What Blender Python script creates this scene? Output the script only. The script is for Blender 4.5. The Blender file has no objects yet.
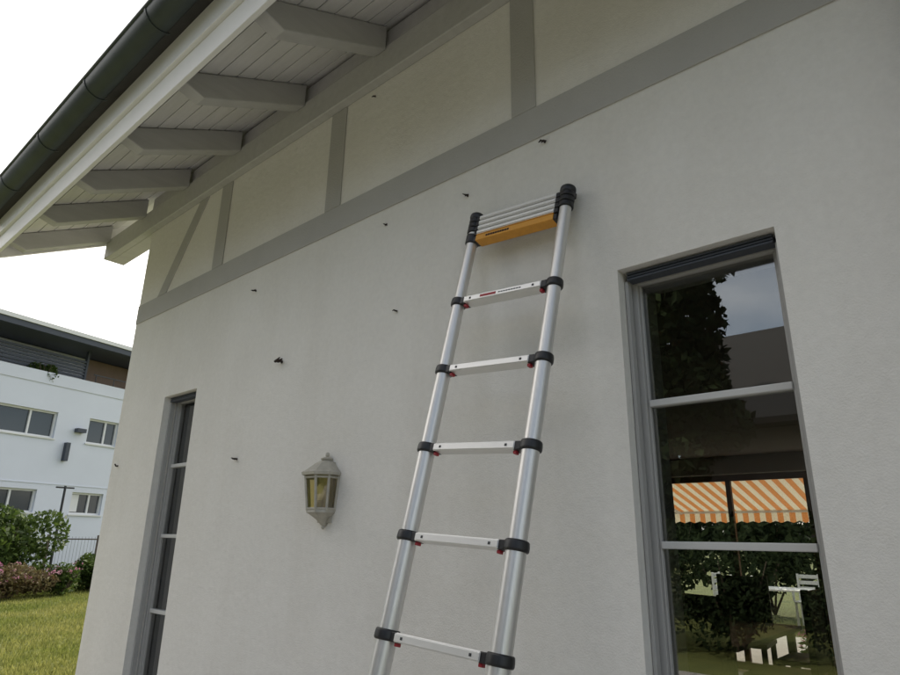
import bpy, math, random
from mathutils import Vector, Matrix
random.seed(7)
D=1.85; H=1.55
sc=bpy.context.scene
sc.view_settings.view_transform='Standard'; sc.view_settings.look='None'
sc.view_settings.exposure=0; sc.view_settings.gamma=1
# ---------------------------------------------------------------- materials
def mat(name,col,rough=.7,metal=0,noise=0,nscale=8,bump=0,bscale=60,col2=None,spec=.5,stretch=None,detail=6):
    m=bpy.data.materials.new(name); m.use_nodes=True
    nt=m.node_tree; b=nt.nodes['Principled BSDF']
    b.inputs['Base Color'].default_value=(*col,1); b.inputs['Roughness'].default_value=rough
    b.inputs['Metallic'].default_value=metal; b.inputs['Specular IOR Level'].default_value=spec
    tc=nt.nodes.new('ShaderNodeTexCoord'); src=tc.outputs['Object']
    if stretch:
        mp=nt.nodes.new('ShaderNodeMapping'); mp.inputs['Scale'].default_value=stretch
        nt.links.new(src,mp.inputs[0]); src=mp.outputs[0]
    if noise or col2:
        n=nt.nodes.new('ShaderNodeTexNoise'); n.inputs['Scale'].default_value=nscale; n.inputs['Detail'].default_value=detail
        n.inputs['Roughness'].default_value=.6
        nt.links.new(src,n.inputs['Vector'])
        r=nt.nodes.new('ShaderNodeValToRGB'); r.color_ramp.elements[0].position=.3; r.color_ramp.elements[1].position=.7
        c2=col2 if col2 else tuple(c*(1-noise) for c in col)
        r.color_ramp.elements[0].color=(*c2,1); r.color_ramp.elements[1].color=(*col,1)
        nt.links.new(n.outputs['Fac'],r.inputs[0]); nt.links.new(r.outputs[0],b.inputs['Base Color'])
    if bump:
        n2=nt.nodes.new('ShaderNodeTexNoise'); n2.inputs['Scale'].default_value=bscale; n2.inputs['Detail'].default_value=4
        nt.links.new(src,n2.inputs['Vector'])
        bp=nt.nodes.new('ShaderNodeBump'); bp.inputs['Strength'].default_value=bump; bp.inputs['Distance'].default_value=.01
        nt.links.new(n2.outputs['Fac'],bp.inputs['Height']); nt.links.new(bp.outputs[0],b.inputs['Normal'])
    return m
def plaster():
    m=bpy.data.materials.new('plaster'); m.use_nodes=True; nt=m.node_tree; L=nt.links; b=nt.nodes['Principled BSDF']
    b.inputs['Roughness'].default_value=.92; b.inputs['Specular IOR Level'].default_value=.2
    tc=nt.nodes.new('ShaderNodeTexCoord')
    def N(scale,detail,st=(1,1,1)):
        mp=nt.nodes.new('ShaderNodeMapping'); mp.inputs['Scale'].default_value=st; L.new(tc.outputs['Object'],mp.inputs[0])
        n=nt.nodes.new('ShaderNodeTexNoise'); n.inputs['Scale'].default_value=scale; n.inputs['Detail'].default_value=detail
        n.inputs['Roughness'].default_value=.65
        L.new(mp.outputs[0],n.inputs['Vector']); return n.outputs['Fac']
    a=N(1.1,8); c=N(2.6,6,(1,1,.22)); d=N(38,4)
    def ramp(f,p0,p1,c0,c1):
        r=nt.nodes.new('ShaderNodeValToRGB'); r.color_ramp.elements[0].position=p0; r.color_ramp.elements[1].position=p1
        r.color_ramp.elements[0].color=(*c0,1); r.color_ramp.elements[1].color=(*c1,1); L.new(f,r.inputs[0]); return r.outputs[0]
    base=ramp(a,.3,.7,(.775,.755,.715),(.84,.82,.782))
    st=ramp(c,.25,.55,(.94,.932,.92),(1,1,1))
    fn=ramp(d,.3,.7,(.94,.94,.94),(1.0,1.0,1.0))
    def mul(x,y):
        mx=nt.nodes.new('ShaderNodeMix'); mx.data_type='RGBA'; mx.blend_type='MULTIPLY'; mx.inputs[0].default_value=1
        L.new(x,mx.inputs[6]); L.new(y,mx.inputs[7]); return mx.outputs[2]
    L.new(mul(mul(base,st),fn),b.inputs['Base Color'])
    g=N(170,5); k=N(22,3); q=N(4.5,3)
    ad=nt.nodes.new('ShaderNodeMath'); ad.operation='ADD'; L.new(g,ad.inputs[0]); L.new(k,ad.inputs[1])
    a2=nt.nodes.new('ShaderNodeMath'); a2.operation='MULTIPLY_ADD'; a2.inputs[1].default_value=2.0; L.new(q,a2.inputs[0]); L.new(ad.outputs[0],a2.inputs[2])
    bp=nt.nodes.new('ShaderNodeBump'); bp.inputs['Strength'].default_value=.5; bp.inputs['Distance'].default_value=.006
    L.new(a2.outputs[0],bp.inputs['Height']); L.new(bp.outputs[0],b.inputs['Normal'])
    return m
M={}
M['plaster']=plaster()
M['trim']=mat('grey_trim_paint',(.47,.46,.44),.8,noise=.10,nscale=3,bump=.3,bscale=120)
M['rafter']=mat('rafter_paint',(.50,.495,.48),.6,noise=.12,nscale=4,bump=.15,bscale=30,stretch=(6,1,6))
M['soffit']=mat('soffit_paint',(.73,.72,.70),.6,noise=.1,nscale=4,bump=.1,bscale=30,stretch=(1,8,8))
M['fascia']=mat('fascia_paint',(.82,.815,.80),.45,noise=.06,nscale=3)
M['gutter']=mat('gutter_metal',(.035,.045,.048),.45,metal=.3,noise=.5,nscale=5,col2=(.055,.07,.07))
M['tile']=mat('roof_tile',(.055,.052,.05),.8,noise=.4,nscale=6)
M['ntile']=mat('dark_roof_tile',(.035,.033,.032),.8,noise=.4,nscale=6)
M['nwall']=mat('dark_render',(.12,.11,.10),.9,noise=.2,nscale=1)  # neighbour walls toned darker to keep their reflection in the panes dim
M['alu']=mat('aluminium',(.72,.705,.68),.36,metal=.6,noise=.10,nscale=12,bump=.03,bscale=200,stretch=(20,20,1))
M['rung']=mat('rung_aluminium',(.80,.79,.77),.38,metal=.5,noise=.05,nscale=20)
M['black']=mat('black_plastic',(.012,.012,.014),.42)
M['red']=mat('red_plastic',(.33,.01,.02),.4)
M['orange']=mat('orange_label',(.72,.33,.035),.5,noise=.15,nscale=30)
M['lantern']=mat('lantern_metal',(.50,.475,.41),.5,metal=.1,noise=.25,nscale=30)
M['bulb']=mat('bulb_glass',(.8,.78,.7),.2)
M['wframe']=mat('window_frame_paint',(.40,.395,.385),.45,noise=.05,nscale=5)
M['wbar']=mat('window_bar_paint',(.58,.58,.57),.4)
M['dark']=mat('dark_metal',(.03,.032,.035),.5)
M['rust']=mat('rusty_iron',(.035,.022,.018),.8,noise=.4,nscale=60)
M['floor']=mat('wood_floor',(.09,.05,.03),.5,noise=.4,nscale=3,stretch=(1,8,1))
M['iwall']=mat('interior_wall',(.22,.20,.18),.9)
M['dwood']=mat('dark_wood',(.02,.015,.013),.6,noise=.3,nscale=6,spec=.25)
M['redwood']=mat('reddish_wood',(.16,.05,.03),.5,noise=.3,nscale=6)
M['white']=mat('white_paint',(.75,.75,.73),.5,noise=.05,nscale=3)
M['bwall']=mat('render_white',(.72,.75,.82),.9,noise=.06,nscale=.6,bump=.1,bscale=20)
M['bdark']=mat('slate_grey',(.06,.07,.09),.6,noise=.1,nscale=3)
M['bglass']=mat('dark_window_glass',(.03,.04,.05),.08,spec=.8)
M['tan']=mat('wood_cladding',(.24,.17,.13),.7,noise=.2,nscale=3)
M['paving']=mat('paving',(.38,.36,.33),.9,noise=.25,nscale=4,bump=.3,bscale=30)
M['bark']=mat('bark',(.10,.075,.055),.95,noise=.4,nscale=10,bump=.6,bscale=20)
M['post']=mat('weathered_wood',(.16,.13,.10),.9,noise=.3,nscale=10)
M['lawn']=mat('lawn',(.16,.165,.055),.9,col2=(.085,.105,.035),nscale=1.3,bump=.8,bscale=25,spec=.1)
def leafmat(name,c1,c2,tr=.35):
    m=bpy.data.materials.new(name); m.use_nodes=True; nt=m.node_tree; L=nt.links; b=nt.nodes['Principled BSDF']
    b.inputs['Roughness'].default_value=.6 if tr else .85; b.inputs['Specular IOR Level'].default_value=.25 if tr else .08
    g=nt.nodes.new('ShaderNodeNewGeometry'); r=nt.nodes.new('ShaderNodeValToRGB')
    r.color_ramp.elements[0].color=(*c1,1); r.color_ramp.elements[1].color=(*c2,1)
    L.new(g.outputs['Random Per Island'],r.inputs[0]); L.new(r.outputs[0],b.inputs['Base Color'])
    if tr:
        t=nt.nodes.new('ShaderNodeBsdfTranslucent'); L.new(r.outputs[0],t.inputs[0])
        mx=nt.nodes.new('ShaderNodeMixShader'); mx.inputs[0].default_value=tr
        L.new(b.outputs[0],mx.inputs[1]); L.new(t.outputs[0],mx.inputs[2]); L.new(mx.outputs[0],nt.nodes['Material Output'].inputs[0])
    return m
M['leaf']=leafmat('leaf_green',(.03,.055,.012),(.10,.15,.03))
M['leafd']=leafmat('leaf_dark',(.012,.020,.009),(.024,.036,.014),0)
M['leafr']=leafmat('leaf_reddish',(.10,.06,.03),(.16,.14,.06))
M['flower']=leafmat('flower_pink',(.45,.14,.26),(.6,.42,.45))
def bladem():
    m=leafmat('grass_blade',(.16,.18,.045),(.40,.39,.12),.4); nt=m.node_tree; L=nt.links
    tc=nt.nodes.new('ShaderNodeTexCoord'); n=nt.nodes.new('ShaderNodeTexNoise'); n.inputs['Scale'].default_value=.55; n.inputs['Detail'].default_value=5
    L.new(tc.outputs['Object'],n.inputs['Vector'])
    r=nt.nodes.new('ShaderNodeValToRGB'); r.color_ramp.elements[0].position=.38; r.color_ramp.elements[1].position=.6
    r.color_ramp.elements[0].color=(.62,.72,.55,1); r.color_ramp.elements[1].color=(1.0,.98,1.0,1); L.new(n.outputs['Fac'],r.inputs[0])
    src=[x for x in nt.nodes if x.type=='VALTORGB'][0]
    mx=nt.nodes.new('ShaderNodeMix'); mx.data_type='RGBA'; mx.blend_type='MULTIPLY'; mx.inputs[0].default_value=1
    tg=[l.to_socket for l in src.outputs[0].links]
    L.new(src.outputs[0],mx.inputs[6]); L.new(r.outputs[0],mx.inputs[7])
    for t in tg: L.new(mx.outputs[2],t)
    return m
M['blade']=bladem()
def glass(name,refl=.09,tint=(.80,.82,.80)):
    m=bpy.data.materials.new(name); m.use_nodes=True; nt=m.node_tree; L=nt.links
    nt.nodes.remove(nt.nodes['Principled BSDF'])
    t=nt.nodes.new('ShaderNodeBsdfTransparent'); t.inputs[0].default_value=(*tint,1)
    g=nt.nodes.new('ShaderNodeBsdfGlossy'); g.inputs['Roughness'].default_value=.004; g.inputs[0].default_value=(1,1,1,1)
    fr=nt.nodes.new('ShaderNodeFresnel'); fr.inputs[0].default_value=1.5
    ma=nt.nodes.new('ShaderNodeMath'); ma.operation='MULTIPLY_ADD'; ma.inputs[1].default_value=1.3; ma.inputs[2].default_value=refl; ma.use_clamp=True
    L.new(fr.outputs[0],ma.inputs[0])
    mx=nt.nodes.new('ShaderNodeMixShader'); L.new(ma.outputs[0],mx.inputs[0]); L.new(t.outputs[0],mx.inputs[1]); L.new(g.outputs[0],mx.inputs[2])
    L.new(mx.outputs[0],nt.nodes['Material Output'].inputs[0]); return m
M['glass']=glass('window_glass')
M['lglass']=glass('amber_glass',.04,(.88,.80,.52))
def awnmat():
    m=bpy.data.materials.new('striped_canvas'); m.use_nodes=True; nt=m.node_tree; L=nt.links; b=nt.nodes['Principled BSDF']
    tc=nt.nodes.new('ShaderNodeTexCoord'); sp=nt.nodes.new('ShaderNodeSeparateXYZ'); L.new(tc.outputs['Object'],sp.inputs[0])
    a=nt.nodes.new('ShaderNodeMath'); a.operation='MULTIPLY'; a.inputs[1].default_value=5.6; L.new(sp.outputs[0],a.inputs[0])
    f=nt.nodes.new('ShaderNodeMath'); f.operation='FRACT'; L.new(a.outputs[0],f.inputs[0])
    g=nt.nodes.new('ShaderNodeMath'); g.operation='GREATER_THAN'; g.inputs[1].default_value=.5; L.new(f.outputs[0],g.inputs[0])
    r=nt.nodes.new('ShaderNodeMix'); r.data_type='RGBA'; r.inputs[6].default_value=(.66,.27,.09,1); r.inputs[7].default_value=(.76,.68,.52,1)
    L.new(g.outputs[0],r.inputs[0]); L.new(r.outputs[2],b.inputs['Base Color']); b.inputs['Roughness'].default_value=.9
    t=nt.nodes.new('ShaderNodeBsdfTranslucent'); L.new(r.outputs[2],t.inputs[0])
    mx=nt.nodes.new('ShaderNodeMixShader'); mx.inputs[0].default_value=.34
    L.new(b.outputs[0],mx.inputs[1]); L.new(t.outputs[0],mx.inputs[2]); L.new(mx.outputs[0],nt.nodes['Material Output'].inputs[0])
    return m
M['awning']=awnmat()
# ---------------------------------------------------------------- mesh helpers
def empty(name):
    e=bpy.data.objects.new(name,None); e.empty_display_size=.2; sc.collection.objects.link(e); return e
def mesh(name,vs,fs,m,parent=None,bevel=0,smooth=False,mats=None,fm=None,segs=2):
    me=bpy.data.meshes.new(name); me.from_pydata([tuple(v) for v in vs],[],fs); me.update()
    o=bpy.data.objects.new(name,me); sc.collection.objects.link(o)
    for mm in (mats or [m]): me.materials.append(M[mm] if isinstance(mm,str) else mm)
    if fm:
        for p,i in zip(me.polygons,fm): p.material_index=i
    if smooth:
        for p in me.polygons: p.use_smooth=True
    if bevel:
        b=o.modifiers.new('b','BEVEL'); b.width=bevel; b.segments=segs; b.limit_method='ANGLE'
    if parent: o.parent=parent
    return o
class G:
    def __init__(s): s.v=[];s.f=[];s.m=[]
    def add(s,vs,fs,mi=0):
        k=len(s.v); s.v+= [Vector(v) for v in vs]; s.f+=[tuple(i+k for i in f) for f in fs]; s.m+=[mi]*len(fs)
    def box(s,a,b,mi=0):
        x0,y0,z0=a;x1,y1,z1=b
        s.add([(x0,y0,z0),(x1,y0,z0),(x1,y1,z0),(x0,y1,z0),(x0,y0,z1),(x1,y0,z1),(x1,y1,z1),(x0,y1,z1)],
         [(0,3,2,1),(4,5,6,7),(0,1,5,4),(1,2,6,5),(2,3,7,6),(3,0,4,7)],mi)
    def obox(s,c,ax,ay,az,h,mi=0):
        c=Vector(c); vs=[]
        for k in (-1,1):
            for i,j in ((-1,-1),(1,-1),(1,1),(-1,1)):
                vs.append(c+ax*h[0]*i+ay*h[1]*j+az*h[2]*k)
        s.add(vs,[(0,3,2,1),(4,5,6,7),(0,1,5,4),(1,2,6,5),(2,3,7,6),(3,0,4,7)],mi)
    def prism(s,pts,x0,x1,mi=0):
        n=len(pts); vs=[(x0,p[0],p[1]) for p in pts]+[(x1,p[0],p[1]) for p in pts]
        s.add(vs,[tuple(range(n-1,-1,-1)),tuple(range(n,2*n))]+[(i,(i+1)%n,(i+1)%n+n,i+n) for i in range(n)],mi)
    def tube(s,pts,rs,n=20,mi=0,cap=True):
        pts=[Vector(p) for p in pts]; k=len(s.v)
        for i,p in enumerate(pts):
            d=(pts[min(i+1,len(pts)-1)]-pts[max(i-1,0)]).normalized()
            a=d.cross(Vector((0.31,.95,.05))).normalized(); b=d.cross(a)
            r=rs[i] if isinstance(rs,(list,tuple)) else rs
            for j in range(n):
                t=2*math.pi*j/n; s.v.append(p+a*math.cos(t)*r+b*math.sin(t)*r)
        for i in range(len(pts)-1):
            for j in range(n):
                q=k+i*n; s.f.append((q+j,q+(j+1)%n,q+n+(j+1)%n,q+n+j)); s.m.append(mi)
        if cap:
            s.f.append(tuple(k+j for j in range(n-1,-1,-1))); s.m.append(mi)
            q=k+(len(pts)-1)*n; s.f.append(tuple(q+j for j in range(n))); s.m.append(mi)
    def out(s,name,m,parent=None,**kw):
        ms=m if isinstance(m,list) else [m]
        return mesh(name,s.v,s.f,None,parent,mats=ms,fm=s.m,**kw)
def autosmooth(o,ang=40):
    for p in o.data.polygons: p.use_smooth=True
    try:
        o.data.set_sharp_from_angle(angle=math.radians(ang))
    except Exception: pass
def wall_y(name,xs,zs,holes,y0,y1,m,parent):
    xs=sorted(xs); zs=sorted(zs); V={};vs=[];fs=[]
    def vid(i,k,j):
        if (i,k,j) not in V: V[(i,k,j)]=len(vs); vs.append((xs[i],(y0,y1)[j],zs[k]))
        return V[(i,k,j)]
    def solid(i,k):
        if i<0 or k<0 or i>=len(xs)-1 or k>=len(zs)-1: return False
        cx=(xs[i]+xs[i+1])/2; cz=(zs[k]+zs[k+1])/2
        return not any(h[0]<cx<h[1] and h[2]<cz<h[3] for h in holes)
    for i in range(len(xs)-1):
        for k in range(len(zs)-1):
            if not solid(i,k): continue
            fs.append((vid(i,k,0),vid(i+1,k,0),vid(i+1,k+1,0),vid(i,k+1,0)))
            fs.append((vid(i,k,1),vid(i,k+1,1),vid(i+1,k+1,1),vid(i+1,k,1)))
            if not solid(i-1,k): fs.append((vid(i,k,0),vid(i,k+1,0),vid(i,k+1,1),vid(i,k,1)))
            if not solid(i+1,k): fs.append((vid(i+1,k,0),vid(i+1,k,1),vid(i+1,k+1,1),vid(i+1,k+1,0)))
            if not solid(i,k-1): fs.append((vid(i,k,0),vid(i,k,1),vid(i+1,k,1),vid(i+1,k,0)))
            if not solid(i,k+1): fs.append((vid(i,k+1,0),vid(i+1,k+1,0),vid(i+1,k+1,1),vid(i,k+1,1)))
    return mesh(name,vs,fs,m,parent)
# ---------------------------------------------------------------- house
house=empty('plastered_house')
XL=-2.637*D; XR=4.2; YB=7.0
WT=.475*D+H
w1=(-.480*D,-.2125*D,.12,WT); w2=(-2.264*D,-2.031*D,.12,WT)
ztop=1.43*D+H-.02
wall_y('front_wall',[XL,w2[0],w2[1],-2.3,w1[0],w1[1],1.5,XR],[0,.12,WT,3.2,ztop],[w1,w2],0,.3,'plaster',house)
fo=(-3.8,-.4,.12,2.4)
wall_y('rear_wall',[XL,fo[0],fo[1],XR],[0,.12,2.4,ztop],[fo],YB-.3,YB,'plaster',house)
SL=.51
def zs(y):
    return 1.43*D+H+y*SL
ym=YB/2
for nm,xa,xb in (('gable_wall_left',XL,XL+.3),('gable_wall_right',XR-.3,XR)):
    g=G(); g.prism([(.3,0),(YB-.3,0),(YB-.3,zs(.3)-.01),(ym,zs(ym)-.01),(.3,zs(.3)-.01)],xa,xb); g.out(nm,'plaster',house)
g=G(); g.box((XL+.3,.3,.02),(XR-.3,YB-.3,.12)); g.out('floor','floor',house)
g=G(); g.box((XL+.3,.3,2.62),(XR-.3,YB-.3,2.7)); g.out('ceiling','iwall',house)
g=G(); g.box((XL+.302,.302,.12),(XL+.33,YB-.302,2.62)); g.box((1.2,.302,.12),(1.3,YB-.302,2.62))
g.box((XL+.33,.302,2.45),(w1[0]-.05,.32,2.62)); g.out('partition_wall','iwall',house)
g=G(); P=-.007
def plank(x0,x1,z0,z1,y=P): g.box((x0*D,y,z0*D+H),(x1*D,-.0005,z1*D+H))
plank(-2.637,2.2,.83,.912)
for a,b in ((-.709,-.643),(-1.389,-1.318),(-2.04,-1.968),(-.03,.04),(.64,.71),(1.32,1.39)):
    plank(a,b,.9125,1.2495)
o=g.out('timber_trim','trim',house,bevel=.003)
g=G()
a=Vector((-2.43*D,0,.913*D+H)); b=Vector((-2.175*D,0,1.249*D+H)); d=(b-a).normalized()
wv=.036*D
g.add([(a.x-wv,-.006,a.z),(a.x+wv,-.006,a.z),(b.x+wv,-.006,b.z),(b.x-wv,-.006,b.z),
       (a.x-wv,0,a.z),(a.x+wv,0,a.z),(b.x+wv,0,b.z),(b.x-wv,0,b.z)],[(0,1,2,3),(0,4,5,1),(1,5,6,2),(2,6,7,3),(3,7,4,0)])
g.out('timber_brace','trim',house)
XG=-3.12*D
g=G(); g.box((XG+.06,-.055,1.25*D+H),(XR+.5,-.0005,1.345*D+H)); g.box((XG+.06,-.0004,1.25*D+H),(XL-.001,.12,1.345*D+H))
g.box((XL,-.03,1.3452*D+H),(XR+.4,-.0006,1.415*D+H))
g.out('wall_plate','rafter',house,bevel=.006)
g=G(); x=-3.06
ye=(.565-1)*D
while x<2.3:
    xa=x*D; w=.045
    zb=lambda y:1.345*D+H+y*SL
    g.prism([(-.0555,zb(-.0555)),(-.0555,zs(-.0555)-.004),(ye,zs(ye)-.004),(ye,zs(ye)-.035),(ye+.15,zb(ye+.15))],xa-w,xa+w)
    x+=.3825
g.out('rafters','rafter',house,bevel=.006)
g=G(); y=ye
while y<.0:
    y2=min(y+.099,.02)
    g.prism([(y,zs(y)),(y2,zs(y2)),(y2,zs(y2)+.02),(y,zs(y)+.02)],XG+.03,XR+.5)
    y+=.104
g.out('soffit_boards','soffit',house,bevel=.004)
g=G(); yo=ye-.06
def slab(t0,t1,xa,xb,ya,mi):
    g.prism([(ya,zs(ya)+t0),(ym,zs(ym)+t0),(YB-ya,zs(ya)+t0),(YB-ya,zs(ya)+t1),(ym,zs(ym)+t1),(ya,zs(ya)+t1)],xa,xb,mi)
slab(.022,.16,XG+.03,XR+.5,ye,0); slab(.162,.22,XG-.02,XR+.55,yo-.05,1)
g.out('roof','fascia tile'.split(),house)
g=G()
yf=(.55-1)*D
g.box((XG,yf,1.125*D+H),(XR+.53,yf+.025,1.20*D+H))
g.box((XG,yf-.022,1.2002*D+H),(XR+.53,yf+.02,1.40*D+H))
g.out('fascia','fascia',house,bevel=.004)
g=G()
g.prism([(yf+.03,zs(yf)-.15),(ym,zs(ym)-.14),(ym,zs(ym)+.16),(yf+.03,zs(yf)+.16)],XG,XG+.03)
g.prism([(ym,zs(ym)-.14),(YB-yf,zs(yf)-.15),(YB-yf,zs(yf)+.16),(ym,zs(ym)+.16)],XG,XG+.03)
g.out('verge_board','fascia',house,bevel=.004)
g=G(); gy,gz,gr=(.487-1)*D,1.305*D+H,.043*D
n=18; pts=[]
for i in range(n+1):
    t=math.pi+math.pi*i/n; pts.append((gy+gr*math.cos(t),gz+gr*math.sin(t)))
for i in range(n,-1,-1):
    t=math.pi+math.pi*i/n; pts.append((gy+(gr-.006)*math.cos(t),gz+(gr-.006)*math.sin(t)))
vs=[];fs=[]
X0,X1=XG-.03,XR+.5
for xx in (X0,X1): vs+=[(xx,p[0],p[1]) for p in pts]
k=len(pts)
for i in range(k): fs.append((i,(i+1)%k,(i+1)%k+k,i+k))
g.add(vs,fs)
g.tube([(X0,gy-gr,gz+.004),(X1,gy-gr,gz+.004)],.011,10)
x=X0+.02
while x<X1:
    for i in range(n):
        t0=math.pi+math.pi*i/n;t1=math.pi+math.pi*(i+1)/n
        g.obox((x,gy+(gr+.002)*math.cos((t0+t1)/2),gz+(gr+.002)*math.sin((t0+t1)/2)),Vector((1,0,0)),
            Vector((0,-math.sin((t0+t1)/2),math.cos((t0+t1)/2))),Vector((0,math.cos((t0+t1)/2),math.sin((t0+t1)/2))),(.008,.0085,.0015))
    x+=.765
vs=[(X0,p[0],p[1]) for p in pts[:n+1]]; g.add(vs,[tuple(range(n+1))])
o=g.out('gutter','gutter',house); autosmooth(o)
g=G(); px=.055*D
g.tube([(px,-.075,0.02),(px,-.075,3.7),(px,-.12,3.85),(px,gy+.1,gz-.2),(px,gy,gz-.06)],.042,20)
for z in (.6,2.2,3.5): g.tube([(px,-.075,z),(px,-.075,z+.03)],.05,20)
o=g.out('downpipe','gutter',house); autosmooth(o)
def window(tag,w,rd,bars,fw=.026):
    x0,x1,z0,z1=w
    g=G(); y=rd
    a,b=x0+.002,x1-.002; ft=.035
    g.box((a,y,z0+.002),(a+fw,y+.06,z1-.002)); g.box((b-fw,y,z0+.002),(b,y+.06,z1-.002))
    g.box((a+fw,y+.001,z0+.002),(b-fw,y+.059,z0+.07)); g.box((a+fw,y+.001,z1-ft),(b-fw,y+.059,z1-.002))
    s=.007
    g.box((a+fw,y+.012,z0+.07),(a+fw+s,y+.05,z1-ft)); g.box((b-fw-s,y+.012,z0+.07),(b-fw,y+.05,z1-ft))
    g.out('window_frame'+tag,'wframe',house,bevel=.002)
    g=G()
    for z in bars: g.box((a+fw+s,y+.006,z-.011),(b-fw-s,y+.045,z+.011))
    g.out('glazing_bars'+tag,'wbar',house,bevel=.003)
    g=G(); g.box((a+fw+s,y+.025,z0+.07),(b-fw-s,y+.029,z1-ft)); g.out('window_pane'+tag,'glass',house)
    g=G(); g.box((a,y-.042,z0+.002),(a+.012,y-.014,z1-.03)); g.box((b-.012,y-.042,z0+.002),(b,y-.014,z1-.03))
    g.out('blind_guide'+tag,'wframe',house,bevel=.002)
    g=G()
    for i in range(3): g.box((a+.014,y-.052+.002*(i%2),z1-.032+i*.010),(b-.014,y-.006,z1-.026+i*.010))
    g.out('blind_slats'+tag,'bdark',house)
    g=G(); g.box((x0-.03,-.03,z0-.035),(x1+.03,y,z0-.002)); g.out('window_sill'+tag,'wframe',house,bevel=.004)
BARS=[H+.232*D,H-.004*D,H-.24*D,H-.476*D]
window('',w1,.085,BARS)
window('_b',w2,.085,BARS)
g=G(); y=YB-.2
for x in (-3.8,-2.87,-1.95,-1.0,-.46): g.box((x,y,.12),(x+.06,y+.06,2.398))
g.box((-3.74,y+.003,.12),(-.46,y+.055,.2)); g.box((-3.74,y+.003,2.32),(-.46,y+.055,2.397))
g.out('terrace_door_frame','redwood',house)
# ---------------------------------------------------------------- ladder
lad=empty('telescopic_ladder')
k=D/2
LR=Vector((1017,40,-56.5)).normalized(); LU=Vector((62,323.7,1450)).normalized(); LU=(LU-LR*LU.dot(LR)).normalized(); LF=LR.cross(LU).normalized()
if LF.y>0: LF=-LF
TR=Vector((-1.126*k,(1.94*k)-D,1.2534*k+H)); wid=.449*k; TL=TR-LR*wid
S=[x*k for x in (.366,.672,.988,1.306,1.622,1.94,2.255,2.57,2.86)]
R=[x*k for x in (.0235,.0255,.028,.0305,.033,.0355,.0375,.0395,.041,.0425)]
g=G()
for T in (TR,TL):
    p=0.02
    for i,s in enumerate(S):
        g.tube([T-LU*(p-.01),T-LU*s],R[i],32); p=s
o=g.out('stiles','alu',lad); autosmooth(o,50)
g=G(); gr_=G(); gd=G(); grd=G()
for i,s in enumerate(S[:-1]):
    for T,sg in ((TR,-1),(TL,1)):
        c=T-LU*s; r=R[i+1]
        g.tube([c+LU*.018,c+LU*.016,c+LU*.004,c-LU*.010,c-LU*.014],[r+.0015,r+.005,r+.0065,r+.0065,r+.003],28)
        cc=c+LR*sg*(r+.010)
        g.obox(cc,LR,LU,LF,(.013,.014,.021))
        grd.obox(cc-LU*.019+LR*sg*.010+LF*.004,LR,LU,LF,(.006,.005,.009))
        grd.obox(cc+LF*.0232+LR*sg*.024,LR,LU,LF,(.003,.003,.0015))
    c=(TR+TL)/2-LU*s; hw=wid/2-R[i+1]-.018
    gr_.obox(c,LR,LU,LF,(hw,.0125,.022))
    gr_.obox(c+LF*.0235,LR,LU,LF,(hw-.001,.010,.0016))
    for sg in (-1,1):
        gd.obox(c+LR*sg*(hw-.03)+LF*.0255,LR,LU,LF,(.004,.004,.0007))
    for j in range(7):
        gr_.obox(c+LU*.0132+LF*(-.018+j*.006),LR,LU,LF,(hw-.002,.0009,.0012))
o=g.out('clamps','black',lad,bevel=.0025); autosmooth(o)
gr_.out('rungs','rung',lad,bevel=.0025); gd.out('rivets','dark',lad); grd.out('release_buttons','red',lad,bevel=.002)
g=G(); c=(TR+TL)/2-LU*S[0]
g.obox(c-LR*.055+LF*.0255,LR,LU,LF,(.035,.005,.0006)); g.out('label','red',lad)
g=G()
for i in range(9): g.obox(c+LR*(-.005+i*.011)+LF*.0255,LR,LU,LF,(.004,.002,.0006))
g.out('label_text','bdark',lad)
g=G();gb=G();go=G()
hw=wid/2-.034; PS=.0235
for i in range(4):
    u=.042-i*PS
    c=(TR+TL)/2+LU*u
    g.obox(c,LR,LU,LF,(hw,.0098,.022)); g.obox(c+LF*.0235,LR,LU,LF,(hw-.001,.0065,.0016))
    for T,sg in ((TR,-1),(TL,1)):
        cc=T+LU*u; r=.025
        if i<3: gb.tube([cc+LU*.0108,cc+LU*.009,cc-LU*.009,cc-LU*.0108],[r,r+.003,r+.003,r],28)
        gb.obox(cc+LR*sg*.028,LR,LU,LF,(.009,.0100,.021))
c=(TR+TL)/2-LU*.056
go.obox(c,LR,LU,LF,(hw,.0125,.023)); go.obox(c+LU*.016+LF*.02,LR,LU,LF,(hw,.0015,.004))
for T,sg in ((TR,-1),(TL,1)):
    cc=T-LU*.056; gb.obox(cc+LR*sg*.029,LR,LU,LF,(.009,.0115,.020))
    if sg>0: gb.tube([cc+LU*.03,cc+LU*.028,cc-LU*.008,cc-LU*.012],[.024,.027,.027,.024],28)
    cc=T+LU*.058
    gb.tube([cc-LU*.006,cc+LU*.004,cc+LU*.016,cc+LU*.023,cc+LU*.025],[.027,.030,.029,.022,.010],28)
    gb.obox(cc-LF*.020,LR,LU,LF,(.018,.012,.014))
g.out('stacked_rungs','rung',lad,bevel=.002); o=gb.out('top_caps','black',lad,bevel=.002); autosmooth(o); go.out('warning_rung','orange',lad,bevel=.002)
g=G()
for i in range(10): g.obox(c+LF*.0236+LR*(-.12+i*.011),LR,LU,LF,(.0042,.004,.0006))
g.out('warning_text','rust',lad)
g=G()
for T in (TR,TL): g.tube([T-LU*(S[-1]-.01),T-LU*(S[-1]+.03)],.045,24)
o=g.out('feet','black',lad); autosmooth(o)
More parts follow.
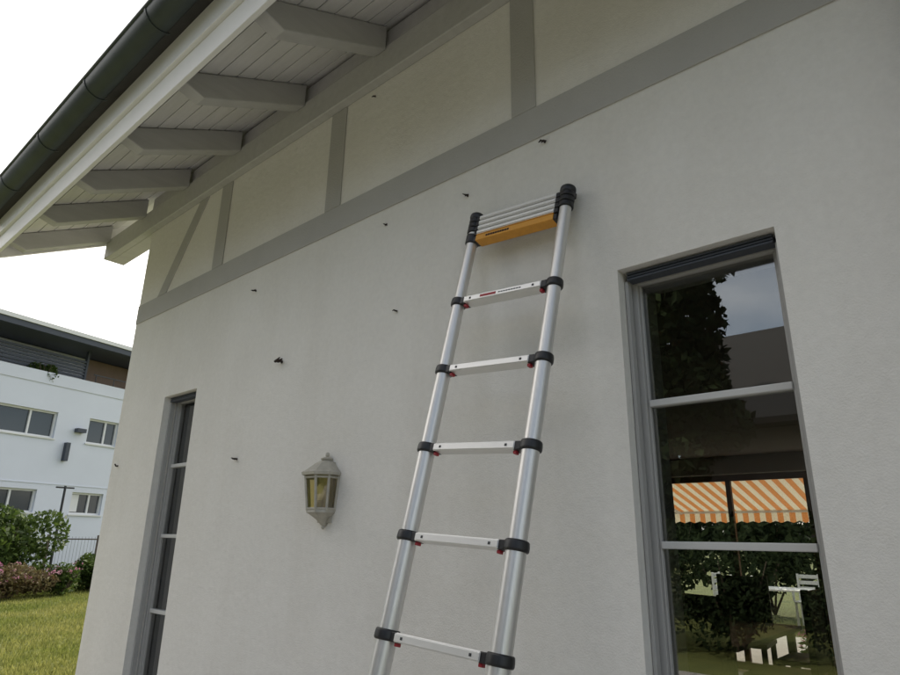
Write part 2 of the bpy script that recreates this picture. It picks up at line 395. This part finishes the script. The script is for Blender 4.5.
# ---------------------------------------------------------------- wall lantern
lan=empty('wall_lantern'); lx=-1.283*D; lz=.106*D+H
def ring(w,d,z,y0=-.002):
    return [(lx-w,y0,z),(lx-w,y0-d*.55,z),(lx-w*.5,y0-d,z),(lx+w*.5,y0-d,z),(lx+w,y0-d*.55,z),(lx+w,y0,z)]
def loft(g,secs,mi=0):
    n=6; vs=[]
    for s_ in secs: vs+=s_
    fs=[]
    for i in range(len(secs)-1):
        for j in range(n): fs.append((i*n+j,i*n+(j+1)%n,(i+1)*n+(j+1)%n,(i+1)*n+j))
    fs.append(tuple(range(n-1,-1,-1))); q=(len(secs)-1)*n; fs.append(tuple(q+j for j in range(n)))
    g.add(vs,fs,mi)
g=G()
zt=lz+.07
loft(g,[ring(.088,.115,zt),ring(.090,.118,zt+.012),ring(.078,.10,zt+.022),ring(.045,.062,zt+.055),ring(.02,.035,zt+.070)])
loft(g,[ring(.022,.038,zt+.0705),ring(.026,.042,zt+.078),ring(.012,.026,zt+.086)])
g.tube([(lx,-.016,zt+.085),(lx,-.016,zt+.094),(lx,-.016,zt+.104),(lx,-.016,zt+.108)],[.006,.010,.008,.002],12)
zb=lz-.085
loft(g,[ring(.058,.078,zb-.012),ring(.064,.085,zb-.006),ring(.062,.083,zb+.006)])
loft(g,[ring(.010,.016,zb-.062),ring(.018,.026,zb-.052),ring(.03,.042,zb-.035),ring(.055,.074,zb-.0125)])
g.tube([(lx,-.012,zb-.078),(lx,-.012,zb-.07),(lx,-.012,zb-.06)],[.004,.009,.006],12)
A=ring(.060,.081,zb); B=ring(.076,.100,zt)
for a,b in zip(A,B): g.tube([a,b],.0065,8)
for t in (.06,.94):
    rr=[Vector(a).lerp(Vector(b),t) for a,b in zip(A,B)]
    for i in range(5): g.tube([rr[i],rr[i+1]],.0055,6)
g.box((lx-.045,-.012,zb-.05),(lx+.045,-.0008,zt+.06))
g.out('lantern_frame','lantern',lan)
g=G()
P0=ring(.059,.080,zb+.004,-.003); P1=ring(.075,.099,zt-.001,-.003)
for i in range(5): g.add([P0[i],P0[i+1],P1[i+1],P1[i]],[(0,1,2,3)])
g.out('lantern_glass','lglass',lan)
g=G(); g.tube([(lx,-.042,zb+.006),(lx,-.042,zb+.045)],.014,14); g.out('lamp_socket','lantern',lan)
g=G(); g.tube([(lx,-.042,zb+.046),(lx,-.042,zb+.06),(lx,-.042,zb+.08),(lx,-.042,zb+.105),(lx,-.042,zb+.12)],[.01,.019,.024,.016,.003],14); o=g.out('light_bulb','bulb',lan); autosmooth(o)
# ---------------------------------------------------------------- cut trellis hooks
for i,(x,z,s) in enumerate([(-1.192,1.222,.8),(-.6246,.814,1),(-.839,.7636,.9),(-1.115,.781,.7),(-1.725,.7506,1.1),(-1.063,.5295,.8),(-1.5375,.482,1.8),(-1.722,.216,1.2),(-2.577,.248,1.2)]):
    g=G(); p=Vector((x*D,0,z*D+H)); r=random.uniform
    s*=.85
    g.tube([p+Vector((0,0,0)),p+Vector((0,-.003,0))],.006*s,12)
    g.tube([p,p+Vector((0,-.012*s,0)),p+Vector((r(-.012,.012)*s,-.02*s,r(-.003,.01)*s)),p+Vector((.02*s*random.choice((-1,1)),-.024*s,r(-.008,.012)*s))],[.004*s,.004*s,.0055*s,.002*s],8)
    g.tube([p+Vector((-.016*s,-.008*s,r(-.006,.006)*s)),p+Vector((0,-.014*s,0)),p+Vector((.014*s,-.01*s,r(-.008,.008)*s))],[.0015*s,.006*s,.0025*s],8)
    g.out('wall_hook','rust')
# ---------------------------------------------------------------- ground
def sheet(name,x0,x1,y0,y1,z,m,parent=None): 
    return mesh(name,[(x0,y0,z),(x1,y0,z),(x1,y1,z),(x0,y1,z)],[(0,1,2,3)],m,parent)
sheet('ground',-900,900,-900,900,0,'lawn')
g=G()
x=-5.4
while x<6:
    y=-6.42
    while y<-.1:
        g.box((x,y,.004),(x+.492,y+.492,.03+random.uniform(0,.003))); y+=.5
    x+=.5
g.out('patio_bounce_paving','paving')  # paving out of view, extended to neutralise green lawn bounce on the wall
g=G(); g.box((-6,YB+.02,.004),(4,YB+3.6,.09)); g.out('terrace','paving')
def blades(name,n,area,h0,h1,m):
    vs=[];fs=[]
    for i in range(n):
        x,y=area(); h=random.uniform(h0,h1)*random.choice((.6,1,1,1.25)); a=random.uniform(0,6.28); w=random.uniform(.006,.014)
        dx,dy=math.cos(a)*w,math.sin(a)*w; lx_,ly_=random.uniform(-.5,.5)*h,random.uniform(-.5,.5)*h
        k=len(vs); vs+=[(x-dx,y-dy,0),(x+dx,y+dy,0),(x+lx_,y+ly_,h)]; fs.append((k,k+1,k+2))
    return mesh(name,vs,fs,m)
def ar():
    x=-6-16*random.random()**1.1; return x,random.uniform(.03,.42)*(-x)-.6
blades('grass',80000,ar,.025,.07,'blade')
# ---------------------------------------------------------------- foliage
def clump(vs,fs,c,rad,n,size,flat=.0):
    for i in range(n):
        while True:
            p=Vector((random.uniform(-1,1),random.uniform(-1,1),random.uniform(-1,1)))
            if p.length<=1: break
        p=p*(p.length**-.35 if p.length>.05 else 1)
        if p.length>1: p.normalize()
        q=Vector((c[0]+p.x*rad[0],c[1]+p.y*rad[1],max(.03,c[2]+p.z*rad[2])))
        a=Vector((random.gauss(0,1),random.gauss(0,1),random.gauss(0,1))).normalized()
        b=a.cross(Vector((random.gauss(0,1),random.gauss(0,1),random.gauss(0,1)))).normalized()
        s=size*random.uniform(.6,1.4); k=len(vs)
        vs+=[q-a*s,q+b*s*.45,q+a*s,q-b*s*.45]; fs.append((k,k+1,k+2,k+3))
def bush(name,c,r,h,n,size,m,sub=9,fl=0):
    vs=[];fs=[];cs=[]
    for i in range(sub):
        a=random.uniform(0,6.28); q=random.uniform(0,.65)
        cc=(c[0]+math.cos(a)*r*q,c[1]+math.sin(a)*r*q,h*random.uniform(.3,.8))
        rr=random.uniform(.3,.5); cs.append((cc,rr))
        clump(vs,fs,cc,(r*rr,r*rr,h*rr*.7),n//sub,size)
    e=empty(name); mesh('leaves',vs,fs,m,e)
    g=G()
    for i in range(5):
        a=random.uniform(0,6.28); g.tube([(c[0],c[1],0),(c[0]+math.cos(a)*r*.25,c[1]+math.sin(a)*r*.25,h*.35),(c[0]+math.cos(a)*r*.5,c[1]+math.sin(a)*r*.5,h*.75)],[.03,.02,.008],6)
    g.out('stems','bark',e)
    if fl:
        vs=[];fs=[]
        for cc,rr in cs:
            for j in range(4):
                a=random.uniform(0,6.28); t=random.uniform(.2,1)
                clump(vs,fs,(cc[0]+math.cos(a)*r*rr,cc[1]+math.sin(a)*r*rr,cc[2]+h*rr*.7*t),(.07,.07,.05),fl,.03)
        mesh('blossoms',vs,fs,'flower',e)
    return e
def tree(name,c,h,r,n,size,m,z0=.3,nl=26):
    e=empty(name); g=G(); c=Vector((c[0],c[1],0))
    g.tube([c,c+Vector((.1,0,h*.3)),c+Vector((-.05,.1,h*.6)),c+Vector((.1,0,h*.92))],[h*.03,h*.023,h*.014,h*.004],10)
    vs=[];fs=[]
    for i in range(nl):
        t=z0+(.95-z0)*(i+.5)/nl; a=i*2.4+random.uniform(-.4,.4); rr=r*(1-.5*max(0,(t-.55)/.45))*random.uniform(.35,.85)
        e2=c+Vector((math.cos(a)*rr,math.sin(a)*rr,h*t)); st=c+Vector((0,0,h*max(.05,t-.18)))
        g.tube([st,st.lerp(e2,.5)+Vector((0,0,.15)),e2],[h*.009,h*.005,h*.002],6)
        q=r*random.uniform(.3,.5); clump(vs,fs,e2,(q,q,q*.75),n//nl,size)
    g.out('trunk','bark',e); mesh('crown',vs,fs,m,e); return e
bush('shrub',(-20.8,3.6),1.5,2.25,5600,.085,'leaf')
bush('shrub',(-22.5,2.2),1.4,2.2,3000,.09,'leafd')
bush('shrub',(-20.6,5.9),.8,1.0,3000,.07,'leaf')
bush('shrub',(-20.3,6.9),1.2,1.1,3500,.07,'leaf')
bush('shrub',(-21.5,8.8),1.5,1.5,3500,.08,'leafd')
bush('flowering_shrub',(-19.0,3.5),.95,.8,3500,.055,'leafr',9,14)
bush('flowering_shrub',(-18.8,2.3),.8,.75,2500,.055,'leaf',9,14)
bush('flowering_shrub',(-19.2,4.7),.8,.75,2200,.055,'leaf',9,5)
bush('garden_plant',(-9.2,.25),.28,.30,260,.07,'leaf',4)
# ---------------------------------------------------------------- fence, pole
fen=empty('garden_fence'); g=G()
for i in range(9):
    y=1+i*1.5; g.box((-23.5,y,0),(-23.42,y+.08,1.5))
for z in (.5,1.35): g.box((-23.415,1,z),(-23.39,13.1,z+.04))
g.out('posts','post',fen)
g=G()
for i in range(120): g.box((-23.388,1+i*.1,.1),(-23.384,1.006+i*.1,1.45))
g.out('wires','dark',fen)
pl=empty('clothes_pole'); g=G()
g.tube([(-21.5,5.1,0),(-21.5,5.1,2.9)],[.04,.035],10); g.tube([(-21.5,4.85,2.85),(-21.5,5.35,2.85)],.025,8); g.out('mast','dark',pl)
# ---------------------------------------------------------------- apartment building
bld=empty('apartment_building')
EY=Vector((-.233,.972,0)).normalized(); EN=Vector((.972,.233,0)).normalized(); UZ=Vector((0,0,1))
O=EN*(-24.8)+Vector((0,-D,0))
def bb(g,s0,s1,d0,d1,z0,z1,mi=0):
    g.obox(O+EY*(s0+s1)/2+EN*(d0+d1)/2+UZ*(z0+z1)/2,EY,EN,UZ,(abs(s1-s0)/2,abs(d1-d0)/2,(z1-z0)/2),mi)
g=G()
bb(g,-6,26,-10,-.25,0,7.0)
ops=[]
for z0,z1 in ((5.0,6.0),(2.25,3.08)):
    for s0,s1 in ((-4,-2),(1.5,4),(7,9),(11.9,14.3) if z0>3 else (11.9,14.1),(15.6,16.9) if z0>3 else (15.45,16.75),(19,21),(23,24.5)): ops.append((s0,s1,z0,z1))
for z0,z1,row in ((0,2.25,None),(2.25,3.08,1),(3.08,5.0,None),(5.0,6.0,2),(6.0,7.0,None)):
    if row is None: bb(g,-6,26,-.249,0,z0,z1)
    else:
        s=-6
        for o_ in [q for q in ops if q[2]==z0]:
            bb(g,s,o_[0],-.249,0,z0,z1); s=o_[1]
        bb(g,s,26,-.249,0,z0,z1)
bb(g,-6.0,26,-.1,.03,7.001,7.46)
g.out('walls','bwall',bld)
g=G()
for s0,s1,z0,z1 in ops:
    f=.07
    bb(g,s0,s1,-.2,-.1,z0,z0+f);bb(g,s0,s1,-.2,-.1,z1-f,z1)
    bb(g,s0,s0+f,-.199,-.101,z0+f,z1-f);bb(g,s1-f,s1,-.199,-.101,z0+f,z1-f);m_=s0+(s1-s0)*.6;bb(g,m_-f/2,m_+f/2,-.199,-.101,z0+f,z1-f)
    bb(g,s0-.04,s1+.04,-.1,.05,z0-.05,z0-.002)
g.out('window_frames','white',bld)
g=G()
for s0,s1,z0,z1 in ops: bb(g,s0,s1,-.22,-.17,z0,z1)
g.out('window_glass','bglass',bld)
g=G()
for s0,s1,z0,z1 in ops:
    if z0<3: bb(g,s0+.1,s0+(s1-s0)*.3,-.168,-.16,z0+.1,z1-.08)
g.out('curtains','white',bld)
g=G(); bb(g,-6,26,-9,-1.6,7.0,8.75); g.out('penthouse_wall','bwall',bld)
g=G(); bb(g,15.9,26,-1.59,-1.5,7.0,8.75); g.out('penthouse_cladding','tan',bld)
g=G(); bb(g,-6.5,26.5,-10,.55,8.78,9.0); g.out('roof_soffit','bdark',bld)
g=G(); bb(g,-6.55,26.55,-10.05,.6,9.002,9.16); g.out('roof_edge','white',bld)
g=G()
for i in range(7): bb(g,5.5,15.3,-.55,-.47,7.5+i*.13,7.585+i*.13)
bb(g,15.3,15.38,-.6,-.45,7.46,8.78); bb(g,5.45,5.5,-.6,-.45,7.46,8.78)
g.out('louvre_screen','bdark',bld)
g=G()
bb(g,15.4,26,.0,.03,7.75,7.79)
for i in range(14): bb(g,15.5+i*.8,15.53+i*.8,.0,.03,7.46,7.75)
g.out('terrace_railing','dark',bld)
g=G(); bb(g,15.05,15.4,.01,.25,5.35,5.5); bb(g,14.75,14.9,.01,.2,4.2,4.9); g.out('wall_light','bdark',bld)
g=G(); bb(g,-6,26,.002,.02,3.3,3.33); g.out('string_course','bwall',bld)
bush('roof_terrace_plant',(0,0),.7,1.0,700,.08,'leaf',5).location=O+EY*13.6+EN*(-.2)+UZ*7.0
# furniture
def chair(name,c,ang,m,s=1.0,slats=True,arms=False):
    e=empty(name); g=G(); ca,sa=math.cos(ang),math.sin(ang); ax=Vector((ca,sa,0)); ay=Vector((-sa,ca,0)); c=Vector(c)
    def b(x0,x1,y0,y1,z0,z1): g.obox(c+ax*((x0+x1)/2*s)+ay*((y0+y1)/2*s)+UZ*((z0+z1)/2*s),ax,ay,UZ,(abs(x1-x0)/2*s,abs(y1-y0)/2*s,(z1-z0)/2*s))
    for x in (-.21,.17): b(x,x+.04,-.21,-.17,0,.44); b(x,x+.04,.17,.21,0,.98)
    b(-.22,.22,-.22,.22,.441,.475)
    if slats:
        for i in range(4): b(-.169,.169,.178,.20,.55+i*.115,.62+i*.115)
    else: b(-.169,.169,.175,.205,.5,.97)
    if arms:
        for x in (-.24,.20): b(x,x+.04,-.2,.169,.64,.67); b(x,x+.04,-.2,-.16,.4751,.64)
    g.out('frame',m,e,bevel=.006); return e
def table(name,c,L_,Wd,m,h=.74):
    e=empty(name); g=G(); x,y,z=c
    g.box((x-L_/2,y-Wd/2,z+h-.035),(x+L_/2,y+Wd/2,z+h)); g.out('top',m,e,bevel=.005)
    g=G()
    for a in (-1,1):
        for b_ in (-1,1): g.box((x+a*(L_/2-.08)-.03,y+b_*(Wd/2-.08)-.03,z),(x+a*(L_/2-.08)+.03,y+b_*(Wd/2-.08)+.03,z+h-.036))
    g.out('legs',m,e,bevel=.004)
table('dining_table',(-2.2,4.0,.12),1.0,1.7,'dwood')
for x,y,a in ((-1.5,3.6,-1.57),(-1.5,4.4,-1.57),(-2.85,3.5,1.57),(-2.85,4.4,1.57),(-2.1,2.9,3.14),(-2.3,5.1,.1),(-1.65,2.7,2.8)):
    chair('dining_chair',(x,y,.12),a,'dwood',1.15,False)
table('patio_table',(-3.9,12.3,.0),1.3,.85,'white')
for x,y,a in ((-4.9,12.3,1.57),(-2.9,12.3,-1.57),(-3.6,13.1,0),(-4.3,11.6,3.14)): chair('patio_chair',(x,y,0),a,'white',1,True,True)
bush('potted_plant',(-2.25,7.9),.28,.75,700,.05,'leaf',5,6)
g=G(); g.tube([(-2.25,7.9,.09),(-2.25,7.9,.1),(-2.25,7.9,.36),(-2.25,7.9,.38)],[.13,.14,.19,.2],20); g.out('plant_pot','rust')
aw=empty('striped_awning'); vs=[];fs=[]
ya,za,yb_,zb_=YB+.03,2.72,YB+2.6,2.08; N=80
for i in range(N+1):
    x=-5+i*.0875
    sc_=.03*abs(math.sin(i*math.pi/2*1.0)) 
    vs+=[(x,ya,za),(x,yb_,zb_),(x,yb_+.01,zb_-.17-sc_)]
for i in range(N): 
    k=i*3; fs+=[(k,k+3,k+4,k+1),(k+1,k+4,k+5,k+2)]
mesh('canvas',vs,fs,'awning',aw)
g=G(); g.tube([(-5,yb_-.01,zb_-.02),(2,yb_-.01,zb_-.02)],.022,10); g.box((-5,YB+.001,2.74),(2,YB+.16,2.88))
for x in (-4.6,-1.5,1.6): g.tube([(x,YB+.1,2.55),(x,yb_-.02,zb_-.04)],.02,8)
g.out('frame','white',aw)
for i,(x,y,r,h) in enumerate(((-12,15,2,3),(-9.5,14.8,2,2.9),(-7.2,15,2,2.7),(-4.8,15,2,2.9),(-2.4,15.2,2,2.7),(0,15,2,2.8))): bush('added_hedge',(x,y),r,h,3600,.12,'leafd')
# ---------------------------------------------------------------- behind the camera (seen reflected in panes)
tree('garden_tree',(-8.3,-14.5),12.5,3.6,60000,.15,'leafd',.10,44)
tree('garden_tree',(-15.5,-15),10,3,5000,.22,'leafd')
tree('garden_tree',(9,-17),9,3,5000,.22,'leafd')
nb=empty('neighbour_house'); g=G()
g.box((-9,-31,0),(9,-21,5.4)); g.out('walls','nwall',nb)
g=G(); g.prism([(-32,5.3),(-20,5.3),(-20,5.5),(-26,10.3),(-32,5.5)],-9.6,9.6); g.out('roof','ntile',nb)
g=G(); g.box((-3.4,-25.5,8.5),(-2.7,-24.8,11.1)); g.out('chimney','ntile',nb)
g=G()
for x in (-5,-2,3,6): g.box((x,-20.999,1),(x+1.3,-20.95,2.3))
g.out('windows','bglass',nb)
for i in range(7): bush('added_hedge',(-9.2+i*1.9,-8.3+random.uniform(-.2,.2)),1.35,1.75,9000,.045,'leafd',14)  # added hedge row, set close to keep sunlit lawn out of the reflections
for i in range(8): bush('added_hedge',(-18+i*3.6,-12.5+random.uniform(-.4,.4)),1.8,2.2,2400,.11,'leafd')
vs=[];fs=[]
for i in range(70):
    a=random.uniform(0,6.28); r=random.uniform(95,120)
    clump(vs,fs,(math.cos(a)*r,math.sin(a)*r,4),(7,7,random.uniform(5,8)),140,.9)
mesh('distant_trees',vs,fs,'leafd')
# ---------------------------------------------------------------- light
el=math.radians(38); ax_=-.37; ay_=.93
sd=Vector((ax_*math.cos(el),ay_*math.cos(el),math.sin(el))).normalized()
w=bpy.data.worlds.new('World'); sc.world=w; w.use_nodes=True; nt=w.node_tree; L=nt.links
bg=nt.nodes['Background']; sky=nt.nodes.new('ShaderNodeTexSky'); sky.sky_type='NISHITA'; sky.sun_disc=False
sky.sun_elevation=el; sky.sun_rotation=math.atan2(ax_,ay_); sky.air_density=1.2; sky.dust_density=1.3; sky.ozone_density=2.0
tc=nt.nodes.new('ShaderNodeTexCoord'); mp=nt.nodes.new('ShaderNodeMapping'); mp.inputs['Scale'].default_value=(1,1,2.2)
n=nt.nodes.new('ShaderNodeTexNoise'); n.inputs['Scale'].default_value=2.2; n.inputs['Detail'].default_value=8
L.new(tc.outputs['Generated'],mp.inputs[0]); L.new(mp.outputs[0],n.inputs['Vector'])
dt=nt.nodes.new('ShaderNodeVectorMath'); dt.operation='DOT_PRODUCT'; L.new(tc.outputs['Generated'],dt.inputs[0]); dt.inputs[1].default_value=(-.75,.55,.35)
mr=nt.nodes.new('ShaderNodeMapRange'); mr.inputs[1].default_value=-.45; mr.inputs[2].default_value=.7; mr.inputs[3].default_value=-.08; mr.inputs[4].default_value=.75
L.new(dt.outputs['Value'],mr.inputs[0])
nm=nt.nodes.new('ShaderNodeMapRange'); nm.inputs[1].default_value=.38; nm.inputs[2].default_value=.66; nm.inputs[3].default_value=0; nm.inputs[4].default_value=.55
L.new(n.outputs['Fac'],nm.inputs[0])
ad=nt.nodes.new('ShaderNodeMath'); ad.operation='ADD'; ad.use_clamp=True; L.new(mr.outputs[0],ad.inputs[0]); L.new(nm.outputs[0],ad.inputs[1])
mx=nt.nodes.new('ShaderNodeMix'); mx.data_type='RGBA'; L.new(ad.outputs[0],mx.inputs[0]); L.new(sky.outputs[0],mx.inputs[6]); mx.inputs[7].default_value=(15.2,14.7,14.0,1)
L.new(mx.outputs[2],bg.inputs[0]); bg.inputs[1].default_value=.15
sl=bpy.data.lights.new('sun','SUN'); sl.energy=5.0; sl.angle=math.radians(.6); sl.color=(1,.92,.80)
so=bpy.data.objects.new('sun',sl); sc.collection.objects.link(so); so.rotation_euler=sd.to_track_quat('Z','Y').to_euler()
# ---------------------------------------------------------------- camera
cam=bpy.data.cameras.new('camera'); co=bpy.data.objects.new('camera',cam); sc.collection.objects.link(co); sc.camera=co
right=Vector((.7508,.6604,.0149)).normalized(); up=Vector((.1902,-.2376,.9526)); up=(up-right*up.dot(right)).normalized(); back=right.cross(up)
m3=Matrix((right,up,back)).transposed(); co.matrix_world=Matrix.Translation((0,-D,H))@m3.to_4x4()
cam.sensor_width=36; cam.lens=632/900*36; cam.clip_end=3000; cam.clip_start=.05
